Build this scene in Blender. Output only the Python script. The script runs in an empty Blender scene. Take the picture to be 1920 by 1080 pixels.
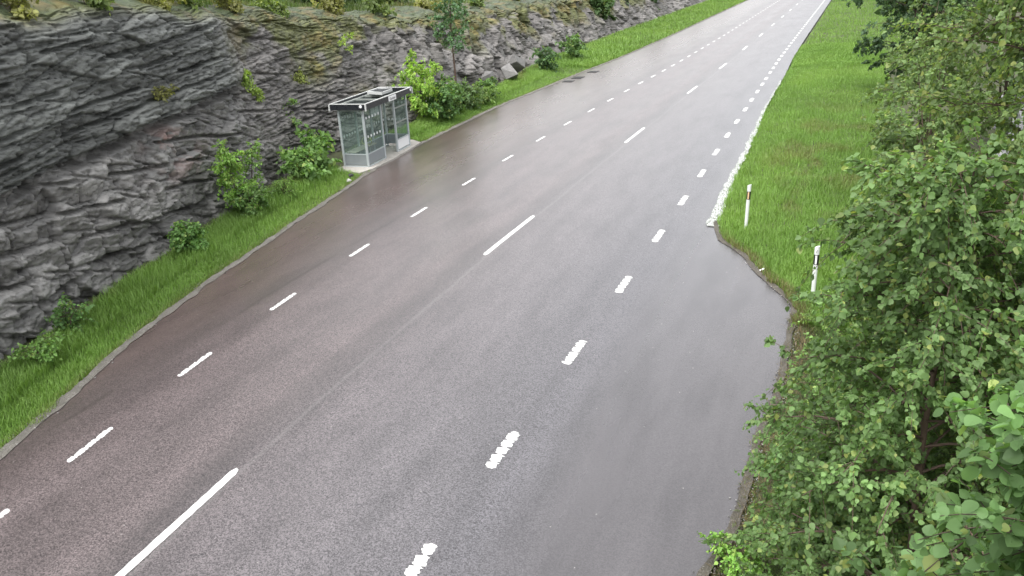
import bpy, bmesh, math, random
import numpy as np
from mathutils import Matrix, Vector

random.seed(7)
RNG = np.random.default_rng(11)
R = math.radians
scene = bpy.context.scene
COL = scene.collection

# ------------------------------------------------------------------ camera
CAM_H, PITCH, ROLL, YAW = 6.4, 0.385, -0.055, -0.41
fwd = Vector((math.sin(YAW) * math.cos(PITCH), math.cos(YAW) * math.cos(PITCH), -math.sin(PITCH)))
rgt0 = Vector((math.cos(YAW), -math.sin(YAW), 0.0))
up0 = rgt0.cross(fwd)
rgt = rgt0 * math.cos(ROLL) + up0 * math.sin(ROLL)
upv = -rgt0 * math.sin(ROLL) + up0 * math.cos(ROLL)
cam_data = bpy.data.cameras.new("camera")
cam_data.sensor_width = 36.0
cam_data.lens = 36.0 * 1500.0 / 1920.0
cam_data.clip_start = 0.05
cam_data.clip_end = 4000.0
cam = bpy.data.objects.new("camera", cam_data)
COL.objects.link(cam)
M = Matrix((rgt, upv, -fwd)).transposed().to_4x4()
M.translation = Vector((0, 0, CAM_H))
cam.matrix_world = M
scene.camera = cam

# ------------------------------------------------------------------ sky and sun (overcast)
SUN_EL, SUN_AZ = R(66), R(195)          # azimuth measured from +Y towards +X
world = bpy.data.worlds.new("World")
scene.world = world
world.use_nodes = True
wn = world.node_tree
wn.nodes.clear()
sky = wn.nodes.new("ShaderNodeTexSky")
sky.sky_type = 'NISHITA'
sky.sun_disc = False
sky.sun_elevation = SUN_EL
sky.sun_rotation = SUN_AZ
sky.air_density = 1.0
sky.dust_density = 4.0
sky.ozone_density = 1.0
hs = wn.nodes.new("ShaderNodeHueSaturation")
hs.inputs['Saturation'].default_value = 0.12
bg = wn.nodes.new("ShaderNodeBackground")
bg.inputs['Strength'].default_value = 0.15
wo = wn.nodes.new("ShaderNodeOutputWorld")
wn.links.new(sky.outputs[0], hs.inputs['Color'])
wn.links.new(hs.outputs[0], bg.inputs['Color'])
wn.links.new(bg.outputs[0], wo.inputs['Surface'])
sun_d = bpy.data.lights.new("sun", 'SUN')
sun_d.energy = 0.7
sun_d.angle = R(60)
sun_d.color = (1.0, 0.97, 0.93)
sun = bpy.data.objects.new("sun", sun_d)
COL.objects.link(sun)
sdir = Vector((math.sin(SUN_AZ) * math.cos(SUN_EL), math.cos(SUN_AZ) * math.cos(SUN_EL), math.sin(SUN_EL)))
sun.rotation_euler = (-sdir).to_track_quat('-Z', 'Y').to_euler()
sun.location = (0, 0, 50)
scene.view_settings.view_transform = 'Standard'
scene.view_settings.look = 'None'
scene.view_settings.gamma = 1.0
scene.view_settings.exposure = 1.6
try:
    scene.cycles.use_denoising = True
    scene.cycles.max_bounces = 8
    scene.cycles.transparent_max_bounces = 16
except Exception:
    pass

# ------------------------------------------------------------------ noise helpers (numpy)
def hash2(ix, iy, seed):
    h = (ix.astype(np.int64) * 374761393 + iy.astype(np.int64) * 668265263 + seed * 974634777) & 0xFFFFFFFF
    h = ((h ^ (h >> 13)) * 1274126177) & 0xFFFFFFFF
    h = ((h ^ (h >> 16)) * 2246822519) & 0xFFFFFFFF
    h = h ^ (h >> 15)
    return (h & 0xFFFFFF).astype(np.float64) / float(0x1000000)

def vnoise(x, y, seed=0):
    x = np.asarray(x, float); y = np.asarray(y, float)
    ix = np.floor(x); iy = np.floor(y)
    fx = x - ix; fy = y - iy
    fx = fx * fx * (3 - 2 * fx); fy = fy * fy * (3 - 2 * fy)
    a = hash2(ix, iy, seed); b = hash2(ix + 1, iy, seed)
    c = hash2(ix, iy + 1, seed); d = hash2(ix + 1, iy + 1, seed)
    return (a * (1 - fx) + b * fx) * (1 - fy) + (c * (1 - fx) + d * fx) * fy

def fbm(x, y, seed=0, oct=4):
    s = 0; a = 0.5; t = 0
    for k in range(oct):
        s = s + a * vnoise(x * 2 ** k + 17.3 * k, y * 2 ** k - 9.1 * k, seed + k); t += a; a *= 0.5
    return s / t

def worley(x, y, seed):
    """cell noise: F1, F2, offsets to the winning point, a hash per cell (three of them)"""
    ix = np.floor(x); iy = np.floor(y)
    f1 = np.full(x.shape, 9.0); f2 = np.full(x.shape, 9.0)
    dx = np.zeros(x.shape); dy = np.zeros(x.shape); cx = np.zeros(x.shape); cy = np.zeros(x.shape)
    for i in (-1, 0, 1):
        for j in (-1, 0, 1):
            jx = ix + i; jy = iy + j
            px = jx + 0.12 + 0.76 * hash2(jx, jy, seed); py = jy + 0.12 + 0.76 * hash2(jx, jy, seed + 5)
            ex = x - px; ey = y - py
            d = np.abs(ex) * 0.6 + np.sqrt(ex * ex + ey * ey) * 0.4 + np.abs(ey) * 0.25
            n = d < f1
            f2 = np.where(n, f1, np.minimum(f2, d))
            f1 = np.where(n, d, f1)
            dx = np.where(n, ex, dx); dy = np.where(n, ey, dy); cx = np.where(n, jx, cx); cy = np.where(n, jy, cy)
    return f1, f2, dx, dy, hash2(cx, cy, seed + 11), hash2(cx, cy, seed + 12), hash2(cx, cy, seed + 13)

def sstep(a, b, x):
    t = np.clip((x - a) / (b - a), 0, 1)
    return t * t * (3 - 2 * t)

# ------------------------------------------------------------------ mesh helpers
def np_mesh(name, V, F, mat=None, parent=None, smooth=False, attrs=None, cols=None):
    V = np.asarray(V, np.float32).reshape(-1, 3); F = np.asarray(F, np.int32)
    me = bpy.data.meshes.new(name)
    me.vertices.add(len(V)); me.vertices.foreach_set("co", V.ravel())
    n, k = F.shape
    me.loops.add(n * k); me.loops.foreach_set("vertex_index", F.ravel())
    me.polygons.add(n); me.polygons.foreach_set("loop_start", np.arange(0, n * k, k, dtype=np.int32))
    if smooth:
        me.polygons.foreach_set("use_smooth", np.ones(n, bool))
    me.update(calc_edges=True)
    for nm, a in (attrs or {}).items():
        at = me.attributes.new(nm, 'FLOAT', 'POINT'); at.data.foreach_set("value", np.asarray(a, np.float32).ravel())
    if cols is not None:
        c = np.ones((len(V), 4), np.float32); c[:, :3] = cols
        at = me.attributes.new("tint", 'FLOAT_COLOR', 'POINT'); at.data.foreach_set("color", c.ravel())
    if mat: me.materials.append(mat)
    o = bpy.data.objects.new(name, me); COL.objects.link(o)
    if parent is not None: o.parent = parent
    return o

def grid_faces(nr, nc, flip=False):
    i = np.arange(nr - 1)[:, None] * nc + np.arange(nc - 1)[None, :]
    f = np.stack([i, i + 1, i + nc + 1, i + nc], -1).reshape(-1, 4)
    return f[:, ::-1] if flip else f

def tag(o, label, cat, group=None):
    o["label"] = label; o["category"] = cat
    if group: o["group"] = group
    return o

def kind(o, k):
    o["kind"] = k
    return o

def empty(name, loc=(0, 0, 0), rz=0.0):
    o = bpy.data.objects.new(name, None); COL.objects.link(o)
    o.location = loc; o.rotation_euler = (0, 0, rz); o.empty_display_size = 0.2
    return o

class MB:
    """collects boxes, tubes and discs, then links them as ONE mesh object"""
    def __init__(self): self.bm = bmesh.new()
    def box(self, lo, hi):
        x0, y0, z0 = lo; x1, y1, z1 = hi
        v = [self.bm.verts.new(c) for c in ((x0, y0, z0), (x1, y0, z0), (x1, y1, z0), (x0, y1, z0), (x0, y0, z1), (x1, y0, z1), (x1, y1, z1), (x0, y1, z1))]
        for q in ((3, 2, 1, 0), (4, 5, 6, 7), (0, 1, 5, 4), (1, 2, 6, 5), (2, 3, 7, 6), (3, 0, 4, 7)):
            self.bm.faces.new([v[k] for k in q])
        return self
    def bar(self, a, b, w, d, upd=(0, 0, 1)):
        a = Vector(a); b = Vector(b); t = (b - a).normalized(); s = t.cross(Vector(upd))
        if s.length < 1e-4: s = t.cross(Vector((0, 1, 0)))
        s.normalize(); u = s.cross(t)
        ring = [s * w / 2 + u * d / 2, -s * w / 2 + u * d / 2, -s * w / 2 - u * d / 2, s * w / 2 - u * d / 2]
        A = [self.bm.verts.new(a + r) for r in ring]; B = [self.bm.verts.new(b + r) for r in ring]
        self.bm.faces.new(A[::-1]); self.bm.faces.new(B)
        for k in range(4): self.bm.faces.new((A[k], A[(k + 1) % 4], B[(k + 1) % 4], B[k]))
        return self
    def disc(self, c, nrm, r, th, n=16):
        nrm = Vector(nrm).normalized(); s = nrm.orthogonal().normalized(); u = nrm.cross(s); c = Vector(c)
        A = [self.bm.verts.new(c + (s * math.cos(t) + u * math.sin(t)) * r) for t in [2 * math.pi * k / n for k in range(n)]]
        B = [self.bm.verts.new(v.co + nrm * th) for v in A]
        self.bm.faces.new(A[::-1]); self.bm.faces.new(B)
        for k in range(n): self.bm.faces.new((A[k], A[(k + 1) % n], B[(k + 1) % n], B[k]))
        return self
    def build(self, name, mat, parent=None, bevel=0.0):
        bmesh.ops.recalc_face_normals(self.bm, faces=self.bm.faces)
        if bevel:
            bmesh.ops.bevel(self.bm, geom=list(self.bm.edges), offset=bevel, segments=1, affect='EDGES', clamp_overlap=True)
        me = bpy.data.meshes.new(name); self.bm.to_mesh(me); self.bm.free()
        me.materials.append(mat)
        o = bpy.data.objects.new(name, me); COL.objects.link(o)
        if parent is not None: o.parent = parent
        return o

# ------------------------------------------------------------------ materials
def new_mat(name):
    m = bpy.data.materials.new(name); m.use_nodes = True
    nt = m.node_tree; nt.nodes.clear()
    out = nt.nodes.new("ShaderNodeOutputMaterial"); p = nt.nodes.new("ShaderNodeBsdfPrincipled")
    nt.links.new(p.outputs[0], out.inputs[0])
    return m, nt, p, out

def node(nt, t, **kw):
    n = nt.nodes.new(t)
    for k, v in kw.items(): setattr(n, k, v)
    return n

def link(nt, a, b): nt.links.new(a, b)

def noise_n(nt, vec, scale, detail=4.0, rough=0.55):
    n = node(nt, "ShaderNodeTexNoise"); n.inputs['Scale'].default_value = scale
    n.inputs['Detail'].default_value = detail; n.inputs['Roughness'].default_value = rough
    if vec is not None: link(nt, vec, n.inputs['Vector'])
    return n.outputs['Fac']

def math_n(nt, op, a, b=None, clamp=False):
    n = node(nt, "ShaderNodeMath", operation=op); n.use_clamp = clamp
    for i, v in enumerate((a, b)):
        if v is None: continue
        if isinstance(v, (int, float)): n.inputs[i].default_value = v
        else: link(nt, v, n.inputs[i])
    return n.outputs[0]

def map_n(nt, v, a, b, c, d):
    n = node(nt, "ShaderNodeMapRange"); link(nt, v, n.inputs[0])
    for i, q in enumerate((a, b, c, d)): n.inputs[i + 1].default_value = q
    return n.outputs[0]

def mix_n(nt, f, a, b, mode='MIX'):
    n = node(nt, "ShaderNodeMix", data_type='RGBA', blend_type=mode)
    for i, v in ((0, f), (6, a), (7, b)):
        if isinstance(v, (int, float)): n.inputs[i].default_value = v
        elif isinstance(v, tuple): n.inputs[i].default_value = (*v, 1) if len(v) == 3 else v
        else: link(nt, v, n.inputs[i])
    return n.outputs[2]

def ramp_n(nt, v, stops, interp='LINEAR'):
    n = node(nt, "ShaderNodeValToRGB"); cr = n.color_ramp; cr.interpolation = interp
    while len(cr.elements) < len(stops): cr.elements.new(0.5)
    for e, (p, c) in zip(cr.elements, stops):
        e.position = p; e.color = (*c, 1) if isinstance(c, tuple) else (c, c, c, 1)
    link(nt, v, n.inputs[0])
    return n.outputs[0]

def pos_n(nt): return node(nt, "ShaderNodeNewGeometry").outputs['Position']
def attr_n(nt, name):
    n = node(nt, "ShaderNodeAttribute"); n.attribute_name = name
    return n

def bump_n(nt, h, strength, dist, p):
    b = node(nt, "ShaderNodeBump"); b.inputs['Strength'].default_value = strength; b.inputs['Distance'].default_value = dist
    link(nt, h, b.inputs['Height']); link(nt, b.outputs[0], p.inputs['Normal'])

def simple(name, col, rough=0.5, metal=0.0, var=0.12, scale=12.0, spec=0.5):
    m, nt, p, out = new_mat(name)
    f = noise_n(nt, pos_n(nt), scale, 5)
    c = mix_n(nt, f, tuple(max(0, x * (1 - var)) for x in col), tuple(min(1, x * (1 + var)) for x in col))
    link(nt, c, p.inputs['Base Color'])
    link(nt, map_n(nt, f, 0.3, 0.7, rough - 0.06, rough + 0.06), p.inputs['Roughness'])
    p.inputs['Metallic'].default_value = metal
    p.inputs['Specular IOR Level'].default_value = spec
    return m

def leaf_mat(name, mul=(2.75, 2.25, 3.1), rough=0.5, trans=0.45):
    m, nt, p, out = new_mat(name)
    a = attr_n(nt, "tint")
    c = mix_n(nt, 1.0, a.outputs['Color'], mul, 'MULTIPLY')
    link(nt, c, p.inputs['Base Color']); p.inputs['Roughness'].default_value = rough
    p.inputs['Specular IOR Level'].default_value = 0.28
    t = node(nt, "ShaderNodeBsdfTranslucent")
    tc = mix_n(nt, 1.0, c, (1.25, 1.35, 0.6), 'MULTIPLY'); link(nt, tc, t.inputs['Color'])
    ms = node(nt, "ShaderNodeMixShader"); ms.inputs[0].default_value = trans
    link(nt, p.outputs[0], ms.inputs[1]); link(nt, t.outputs[0], ms.inputs[2]); link(nt, ms.outputs[0], out.inputs[0])
    return m

# road surface: base colour, wetness and grain follow the lanes (attribute "lat" = metres from the centre line)
def road_material():
    m, nt, p, out = new_mat("wet_asphalt")
    P = pos_n(nt)
    lat = attr_n(nt, "lat").outputs['Fac']
    mp = node(nt, "ShaderNodeMapping"); mp.inputs['Scale'].default_value = (1.0, 0.22, 1.0); link(nt, P, mp.inputs['Vector'])
    big = noise_n(nt, mp.outputs[0], 0.9, 4)
    fine_w = noise_n(nt, P, 6.0, 3)
    wob = math_n(nt, 'ADD', math_n(nt, 'MULTIPLY', math_n(nt, 'SUBTRACT', big, 0.5), 0.9), math_n(nt, 'MULTIPLY', math_n(nt, 'SUBTRACT', fine_w, 0.5), 0.12))
    x = math_n(nt, 'ADD', lat, wob)
    u = map_n(nt, x, -9.0, 9.0, 0.0, 1.0)
    def at(v): return (v + 9.0) / 18.0
    colr = ramp_n(nt, u, [(at(-8.6), (.108, .084, .074)), (at(-5.6), (.112, .084, .076)), (at(-4.2), (.098, .077, .071)), (at(-3.5), (.098, .080, .077)),
                          (at(-2.4), (.124, .104, .102)), (at(-1.5), (.108, .092, .090)), (at(-0.7), (.122, .103, .101)), (at(-0.15), (.084, .073, .072)),
                          (at(0.6), (.110, .099, .100)), (at(2.0), (.110, .103, .106)), (at(2.9), (.098, .094, .098)), (at(3.9), (.094, .092, .098)),
                          (at(4.7), (.088, .085, .088)), (at(8.5), (.096, .092, .094))])
    grain = noise_n(nt, P, 34.0, 4, 0.75)
    vor = node(nt, "ShaderNodeTexVoronoi"); vor.inputs['Scale'].default_value = 70.0; link(nt, P, vor.inputs['Vector'])
    stone = node(nt, "ShaderNodeSeparateColor"); link(nt, vor.outputs['Color'], stone.inputs[0])
    # coarse stone is exposed in the lanes, the shoulders are smooth
    coarse = ramp_n(nt, u, [(at(-5.5), .35), (at(-3.6), .8), (at(0), 1.0), (at(3.8), 1.0), (at(4.8), .22)])
    g2 = math_n(nt, 'ADD', math_n(nt, 'MULTIPLY', math_n(nt, 'SUBTRACT', grain, 0.5), 2.4), math_n(nt, 'MULTIPLY', math_n(nt, 'SUBTRACT', stone.outputs[0], 0.5), 1.5))
    g3 = math_n(nt, 'ADD', math_n(nt, 'MULTIPLY', g2, coarse), 1.0)
    gcol = node(nt, "ShaderNodeCombineColor")
    for i in range(3): link(nt, g3, gcol.inputs[i])
    colr = mix_n(nt, 1.0, colr, (.77, .745, .76), 'MULTIPLY')
    c = mix_n(nt, 1.0, colr, gcol.outputs[0], 'MULTIPLY')
    patch = noise_n(nt, mp.outputs[0], 2.3, 4, 0.5)
    pc = ramp_n(nt, patch, [(0.3, .80), (0.5, 1.0), (0.7, 1.14)])
    c = mix_n(nt, 1.0, c, pc, 'MULTIPLY')
    # bright stray pebbles
    v2 = node(nt, "ShaderNodeTexVoronoi"); v2.inputs['Scale'].default_value = 7.0; link(nt, P, v2.inputs['Vector'])
    peb = math_n(nt, 'LESS_THAN', v2.outputs['Distance'], 0.075)
    s2 = node(nt, "ShaderNodeSeparateColor"); link(nt, v2.outputs['Color'], s2.inputs[0])
    peb = math_n(nt, 'MULTIPLY', peb, math_n(nt, 'GREATER_THAN', s2.outputs[1], 0.84))
    c = mix_n(nt, peb, c, (.22, .21, .20))
    # seams: dark tar seam beside the edge line, pale joint along the centre line, and a few hairline cracks
    w2 = math_n(nt, 'MULTIPLY', math_n(nt, 'SUBTRACT', noise_n(nt, mp.outputs[0], 1.1, 3), 0.5), 0.22)
    def seam(l0, hw, soft):
        d = math_n(nt, 'ABSOLUTE', math_n(nt, 'ADD', math_n(nt, 'SUBTRACT', lat, l0), w2))
        return map_n(nt, d, hw, hw + soft, 1.0, 0.0)
    brk = map_n(nt, noise_n(nt, P, 0.55, 3), 0.46, 0.58, 0.0, 1.0)
    c = mix_n(nt, math_n(nt, 'MULTIPLY', math_n(nt, 'MULTIPLY', seam(-3.60, 0.014, 0.05), brk), 0.55), c, (.030, .024, .022))
    c = mix_n(nt, math_n(nt, 'MULTIPLY', seam(-3.65, 0.05, 0.35), 0.3), c, (.045, .037, .034))
    c = mix_n(nt, math_n(nt, 'MULTIPLY', seam(-0.42, 0.02, 0.35), 0.18), c, (.050, .044, .042))
    c = mix_n(nt, math_n(nt, 'MULTIPLY', seam(0.10, 0.012, 0.05), 0.20), c, (.20, .19, .185))
    vc = node(nt, "ShaderNodeTexVoronoi", feature='DISTANCE_TO_EDGE'); vc.inputs['Scale'].default_value = 0.33
    wv = node(nt, "ShaderNodeTexNoise"); wv.inputs['Scale'].default_value = 1.6; link(nt, P, wv.inputs['Vector'])
    va = node(nt, "ShaderNodeVectorMath", operation='ADD'); link(nt, P, va.inputs[0]); wsc = node(nt, 'ShaderNodeVectorMath', operation='SCALE'); wsc.inputs['Scale'].default_value = .35; link(nt, wv.outputs['Color'], wsc.inputs[0]); link(nt, wsc.outputs[0], va.inputs[1]); link(nt, va.outputs[0], vc.inputs['Vector'])
    crack = math_n(nt, 'MULTIPLY', math_n(nt, 'LESS_THAN', vc.outputs['Distance'], 0.0035), map_n(nt, noise_n(nt, P, 0.4, 2), 0.60, 0.66, 0, 0.35))
    c = mix_n(nt, crack, c, (.035, .03, .03))
    link(nt, c, p.inputs['Base Color'])
    rr = ramp_n(nt, u, [(at(-8), .30), (at(-5), .27), (at(-3.8), .33), (at(-2.4), .38), (at(-1.5), .34), (at(-.7), .39), (at(0), .34),
                        (at(2.0), .38), (at(3.9), .36), (at(4.8), .26), (at(8), .25)])
    rv = math_n(nt, 'ADD', math_n(nt, 'MULTIPLY', math_n(nt, 'SUBTRACT', big, 0.5), 0.12), rr)
    link(nt, rv, p.inputs['Roughness'])
    p.inputs['Specular IOR Level'].default_value = 0.75
    p.inputs['Coat Weight'].default_value = 0.5; p.inputs['Coat Roughness'].default_value = 0.26; p.inputs['Coat IOR'].default_value = 1.33
    h = math_n(nt, 'MULTIPLY', g2, coarse)
    bump_n(nt, h, 0.3, 0.004, p)
    return m

def rock_material():
    m, nt, p, out = new_mat("gneiss_rock")
    P = pos_n(nt); a = attr_n(nt, "tint")
    mp = node(nt, "ShaderNodeMapping"); mp.inputs['Scale'].default_value = (1.0, 0.55, 2.2); link(nt, P, mp.inputs['Vector'])
    n1 = noise_n(nt, mp.outputs[0], 5.0, 8, 0.65); n2 = noise_n(nt, P, 32.0, 5, 0.7)
    v = math_n(nt, 'ADD', math_n(nt, 'MULTIPLY', n1, 0.9), math_n(nt, 'MULTIPLY', n2, 0.6))
    k = ramp_n(nt, v, [(0.50, .72), (0.75, 1.0), (1.0, 1.4)])
    c = mix_n(nt, 1.0, a.outputs['Color'], k, 'MULTIPLY')
    lich = map_n(nt, noise_n(nt, P, 3.2, 6, 0.7), 0.64, 0.72, 0.0, 0.22)
    c = mix_n(nt, lich, c, (.24, .25, .23))
    link(nt, c, p.inputs['Base Color'])
    link(nt, map_n(nt, n1, 0.3, 0.7, 0.38, 0.62), p.inputs['Roughness'])
    p.inputs['Specular IOR Level'].default_value = 0.45
    vb = node(nt, "ShaderNodeTexVoronoi", feature='DISTANCE_TO_EDGE'); vb.inputs['Scale'].default_value = 5.5
    mp2 = node(nt, "ShaderNodeMapping"); mp2.inputs['Scale'].default_value = (1.0, .45, 2.0); mp2.inputs['Rotation'].default_value = (.12, 0, 0); link(nt, P, mp2.inputs['Vector'])
    link(nt, mp2.outputs[0], vb.inputs['Vector'])
    crk = map_n(nt, vb.outputs['Distance'], 0.0, 0.035, 0.0, 1.0)
    v = math_n(nt, 'ADD', math_n(nt, 'MULTIPLY', v, .5), crk)
    bump_n(nt, v, 0.6, 0.03, p)
    return m

def soil_material(name, c1, c2, c3, scale):
    m, nt, p, out = new_mat(name)
    P = pos_n(nt)
    f = noise_n(nt, P, scale, 8, 0.7); g = noise_n(nt, P, scale * 0.12, 3)
    c = ramp_n(nt, f, [(0.32, c1), (0.5, c2), (0.7, c3)])
    c = mix_n(nt, map_n(nt, g, 0.4, 0.6, 0, .5), c, c1)
    link(nt, c, p.inputs['Base Color']); p.inputs['Roughness'].default_value = 0.8
    bump_n(nt, f, 0.8, 0.03, p)
    return m

MAT = dict(
    road=road_material(),
    rock=rock_material(),
    soil=soil_material("verge_soil", (.030, .032, .014), (.050, .060, .020), (.075, .080, .034), 14),
    forest_floor=soil_material("forest_floor", (.030, .040, .015), (.045, .065, .02), (.07, .09, .03), 3),
    grit=soil_material("gravel_shoulder", (.075, .070, .058), (.135, .126, .110), (.22, .21, .19), 34),
    dirt=soil_material("damp_dirt", (.040, .035, .026), (.082, .072, .056), (.20, .19, .17), 48),
    chalk=soil_material("pale_grit", (.30, .31, .29), (.62, .63, .60), (.80, .81, .78), 9),
    concrete=soil_material("concrete", (.27, .25, .225), (.37, .35, .32), (.44, .42, .39), 9),
    paint=None,
    metal=simple("galvanised_steel", (.46, .50, .515), .42, .3, .12, 7),
    white_metal=simple("white_trim", (.50, .51, .50), .4, 0, .06, 9),
    pale_trim=simple("weathered_trim", (.26, .28, .26), .5, .1, .15, 5),
    fascia=simple("dark_fascia", (.018, .020, .024), .3, 0, .2, 8),
    panel=simple("grey_panel", (.25, .275, .29), .4, .3, .15, 5),
    sign_white=simple("sign_white", (.74, .75, .76), .4, 0, .04, 20),
    ink=simple("ink", (.02, .02, .025), .5, 0, .1, 20),
    wood=simple("bench_slat", (.36, .35, .29), .55, 0, .2, 9),
    hoop=simple("yellow_hoop", (.38, .40, .16), .5, 0, .15, 12),
    paper=simple("timetable_paper", (.55, .57, .57), .5, 0, .06, 10),
    plastic=simple("post_plastic", (.66, .69, .66), .45, 0, .08, 9),
    black=simple("black_band", (.015, .016, .017), .4, 0, .2, 20),
    orange=simple("orange_reflector", (.66, .45, .25), .25, 0, .15, 40),
    white_refl=simple("white_reflector", (.82, .83, .82), .2, 0, .05, 40),
    rust=simple("dark_iron", (.035, .033, .033), .45, .5, .3, 14),
    bark=simple("brown_bark", (.060, .042, .030), .8, 0, .4, 30),
    birch_bark=simple("young_birch_bark", (.085, .055, .040), .7, 0, .5, 22),
    pine_bark=simple("pine_bark", (.12, .07, .045), .85, 0, .4, 12),
    leaf=leaf_mat("leaf"),
    leaf_far=leaf_mat("leaf_far", (1.7, 1.6, 1.7), rough=.55, trans=.25),
    grass=leaf_mat("grass_blade", (1, 1, 1), rough=.5, trans=.35),
    litter=simple("litter_white", (.75, .75, .73), .5, 0, .05, 20),
)
def paint_material():
    m, nt, p, out = new_mat("road_paint")
    P = pos_n(nt)
    f = noise_n(nt, P, 38.0, 5, 0.7); g = noise_n(nt, P, 7.0, 3)
    c = ramp_n(nt, math_n(nt, 'ADD', math_n(nt, 'MULTIPLY', f, .7), math_n(nt, 'MULTIPLY', g, .3)), [(0.30, (.13, .13, .13)), (0.42, (.50, .50, .49)), (0.62, (.64, .64, .62))])
    link(nt, c, p.inputs['Base Color']); p.inputs['Roughness'].default_value = 0.45
    bump_n(nt, f, 0.5, 0.004, p)
    return m
MAT['paint'] = paint_material()

# glass: clear, slightly green, with real reflections
def glass_material():
    m, nt, p, out = new_mat("shelter_glass")
    p.inputs['Base Color'].default_value = (.20, .25, .235, 1); p.inputs['Roughness'].default_value = 0.10
    t = node(nt, "ShaderNodeBsdfTransparent"); t.inputs[0].default_value = (.90, .95, .93, 1)
    ms = node(nt, "ShaderNodeMixShader")
    f = noise_n(nt, pos_n(nt), 2.5, 3)
    link(nt, map_n(nt, f, .3, .7, .80, .90), ms.inputs[0])
    link(nt, p.outputs[0], ms.inputs[1]); link(nt, t.outputs[0], ms.inputs[2]); link(nt, ms.outputs[0], out.inputs[0])
    return m
MAT['glass'] = glass_material()
def roof_glass_material():
    m, nt, p, out = new_mat("roof_glass")
    f = noise_n(nt, pos_n(nt), 3.5, 5)
    link(nt, ramp_n(nt, f, [(.3, (.016, .020, .020)), (.7, (.034, .040, .038))]), p.inputs['Base Color'])
    p.inputs['Roughness'].default_value = 0.6; p.inputs['Specular IOR Level'].default_value = .1
    t = node(nt, "ShaderNodeBsdfTransparent"); t.inputs[0].default_value = (.5, .56, .55, 1)
    ms = node(nt, "ShaderNodeMixShader"); ms.inputs[0].default_value = .35
    link(nt, p.outputs[0], ms.inputs[1]); link(nt, t.outputs[0], ms.inputs[2]); link(nt, ms.outputs[0], out.inputs[0])
    return m
MAT['roof_glass'] = roof_glass_material()

# ------------------------------------------------------------------ plan of the road (x as a function of y)
def curve(tbl):
    t = np.array(tbl, float)
    return lambda y: np.interp(y, t[:, 0], t[:, 1])
def smooth_curve(tbl, w=1.5):
    f = curve(tbl); ks = np.linspace(-w, w, 9)
    return lambda y: np.mean([f(np.asarray(y, float) + k) for k in ks], axis=0)
XL = smooth_curve([(-5, -8.9), (3, -9.45), (5.3, -9.82), (7, -10.13), (9.6, -10.49), (12.5, -10.75), (15.8, -10.94), (19.1, -11.05), (25.8, -11.10), (32.3, -11.06), (38.2, -10.88), (43.8, -10.77), (48.7, -10.58), (53.6, -10.48), (70, -10.3), (400, -10.3)])
XC = smooth_curve([(-5, -7.0), (5, -7.35), (7, -7.49), (11, -7.66), (16.2, -7.74), (19.5, -7.70), (28.9, -7.65), (40.2, -7.55), (52.4, -7.40), (70, -7.35), (400, -7.35)])
XR = smooth_curve([(-5, -4.15), (6.2, -4.12), (12, -4.07), (18.6, -4.07), (25, -4.12), (30.8, -4.20), (38.8, -4.28), (45.7, -4.36), (54, -4.46), (70, -4.5), (400, -4.5)])
EL = curve([(-5, -9.2), (3, -10.3), (6.29, -11.16), (7.57, -11.53), (9.22, -12.17), (11.31, -12.73), (13.03, -13.16), (15.71, -13.67), (18.27, -14.15), (20.35, -14.50), (22.84, -15.02), (25, -15.28), (27.2, -15.45), (29.9, -15.58), (34.1, -15.76), (37, -15.78), (39.7, -15.66), (44.9, -15.50), (49.5, -15.30), (55, -15.0), (70, -14.7), (400, -14.7)])
ER = curve([(-5, -1.6), (5, -1.35), (7.23, -1.02), (7.8, -.88), (8.6, -.83), (9.64, -.80), (10.4, -.78), (11.3, -.66), (14.13, -.66), (14.84, -.67), (15.07, -.69), (15.81, -1.07), (16.53, -1.48), (17.68, -1.95), (18.59, -2.62), (19.89, -2.94), (22.38, -3.06), (24.74, -3.14), (27.84, -3.17), (32, -3.32), (36.6, -3.46), (41.4, -3.5), (47.4, -3.53), (54.3, -3.7), (70, -3.75), (400, -3.75)])
XB = smooth_curve([(-6, -11.2), (0, -12.1), (3, -12.6), (6, -13.2), (8.3, -13.75), (9.75, -14.15), (11.4, -14.75), (12.2, -15.0), (13.5, -15.3), (16, -16.0), (17.3, -16.4), (20, -16.9), (23, -17.35), (26, -17.5), (29, -17.5), (38, -18.2), (44, -18.6), (48, -19.4), (52, -19.6), (70, -20), (400, -20)], 1.0)

def rows(y0, y1, a, b):
    ys = [y0]
    while ys[-1] < y1: ys.append(ys[-1] + a + b * max(0, ys[-1]))
    return np.array(ys)

def strip(name, ys, x0, x1, n, zf, mat, attrs=False, jitter=None):
    x0 = x0(ys); x1 = x1(ys)
    if jitter: x0 = x0 + jitter * (fbm(ys * 2.2, ys * 0, 3, 4) - .5); x1 = x1 + jitter * (fbm(ys * 2.2, ys * 0 + 9, 4, 4) - .5)
    t = np.linspace(0, 1, n)
    X = x0[:, None] * (1 - t) + x1[:, None] * t; Y = np.repeat(ys[:, None], n, 1); Z = zf(X, Y, t[None, :] + 0 * X)
    V = np.stack([X, Y, Z], -1).reshape(-1, 3)
    at = {"lat": (X - XC(ys)[:, None]).ravel()} if attrs else None
    return np_mesh(name, V, grid_faces(len(ys), n), mat, smooth=True, attrs=at)

# ground sheet out to the horizon, a little below the road
gx = np.concatenate([[-1500, -400, -120], np.linspace(-60, 60, 13), [120, 400, 1500]])
gy = np.concatenate([[-1500, -300, -60], np.linspace(-20, 300, 21), [600, 1500, 3500]])
GX, GY = np.meshgrid(gx, gy)
kind(np_mesh("ground", np.stack([GX, GY, np.full_like(GX, -0.35)], -1).reshape(-1, 3), grid_faces(len(gy), len(gx)), MAT['forest_floor']), "structure")

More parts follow.
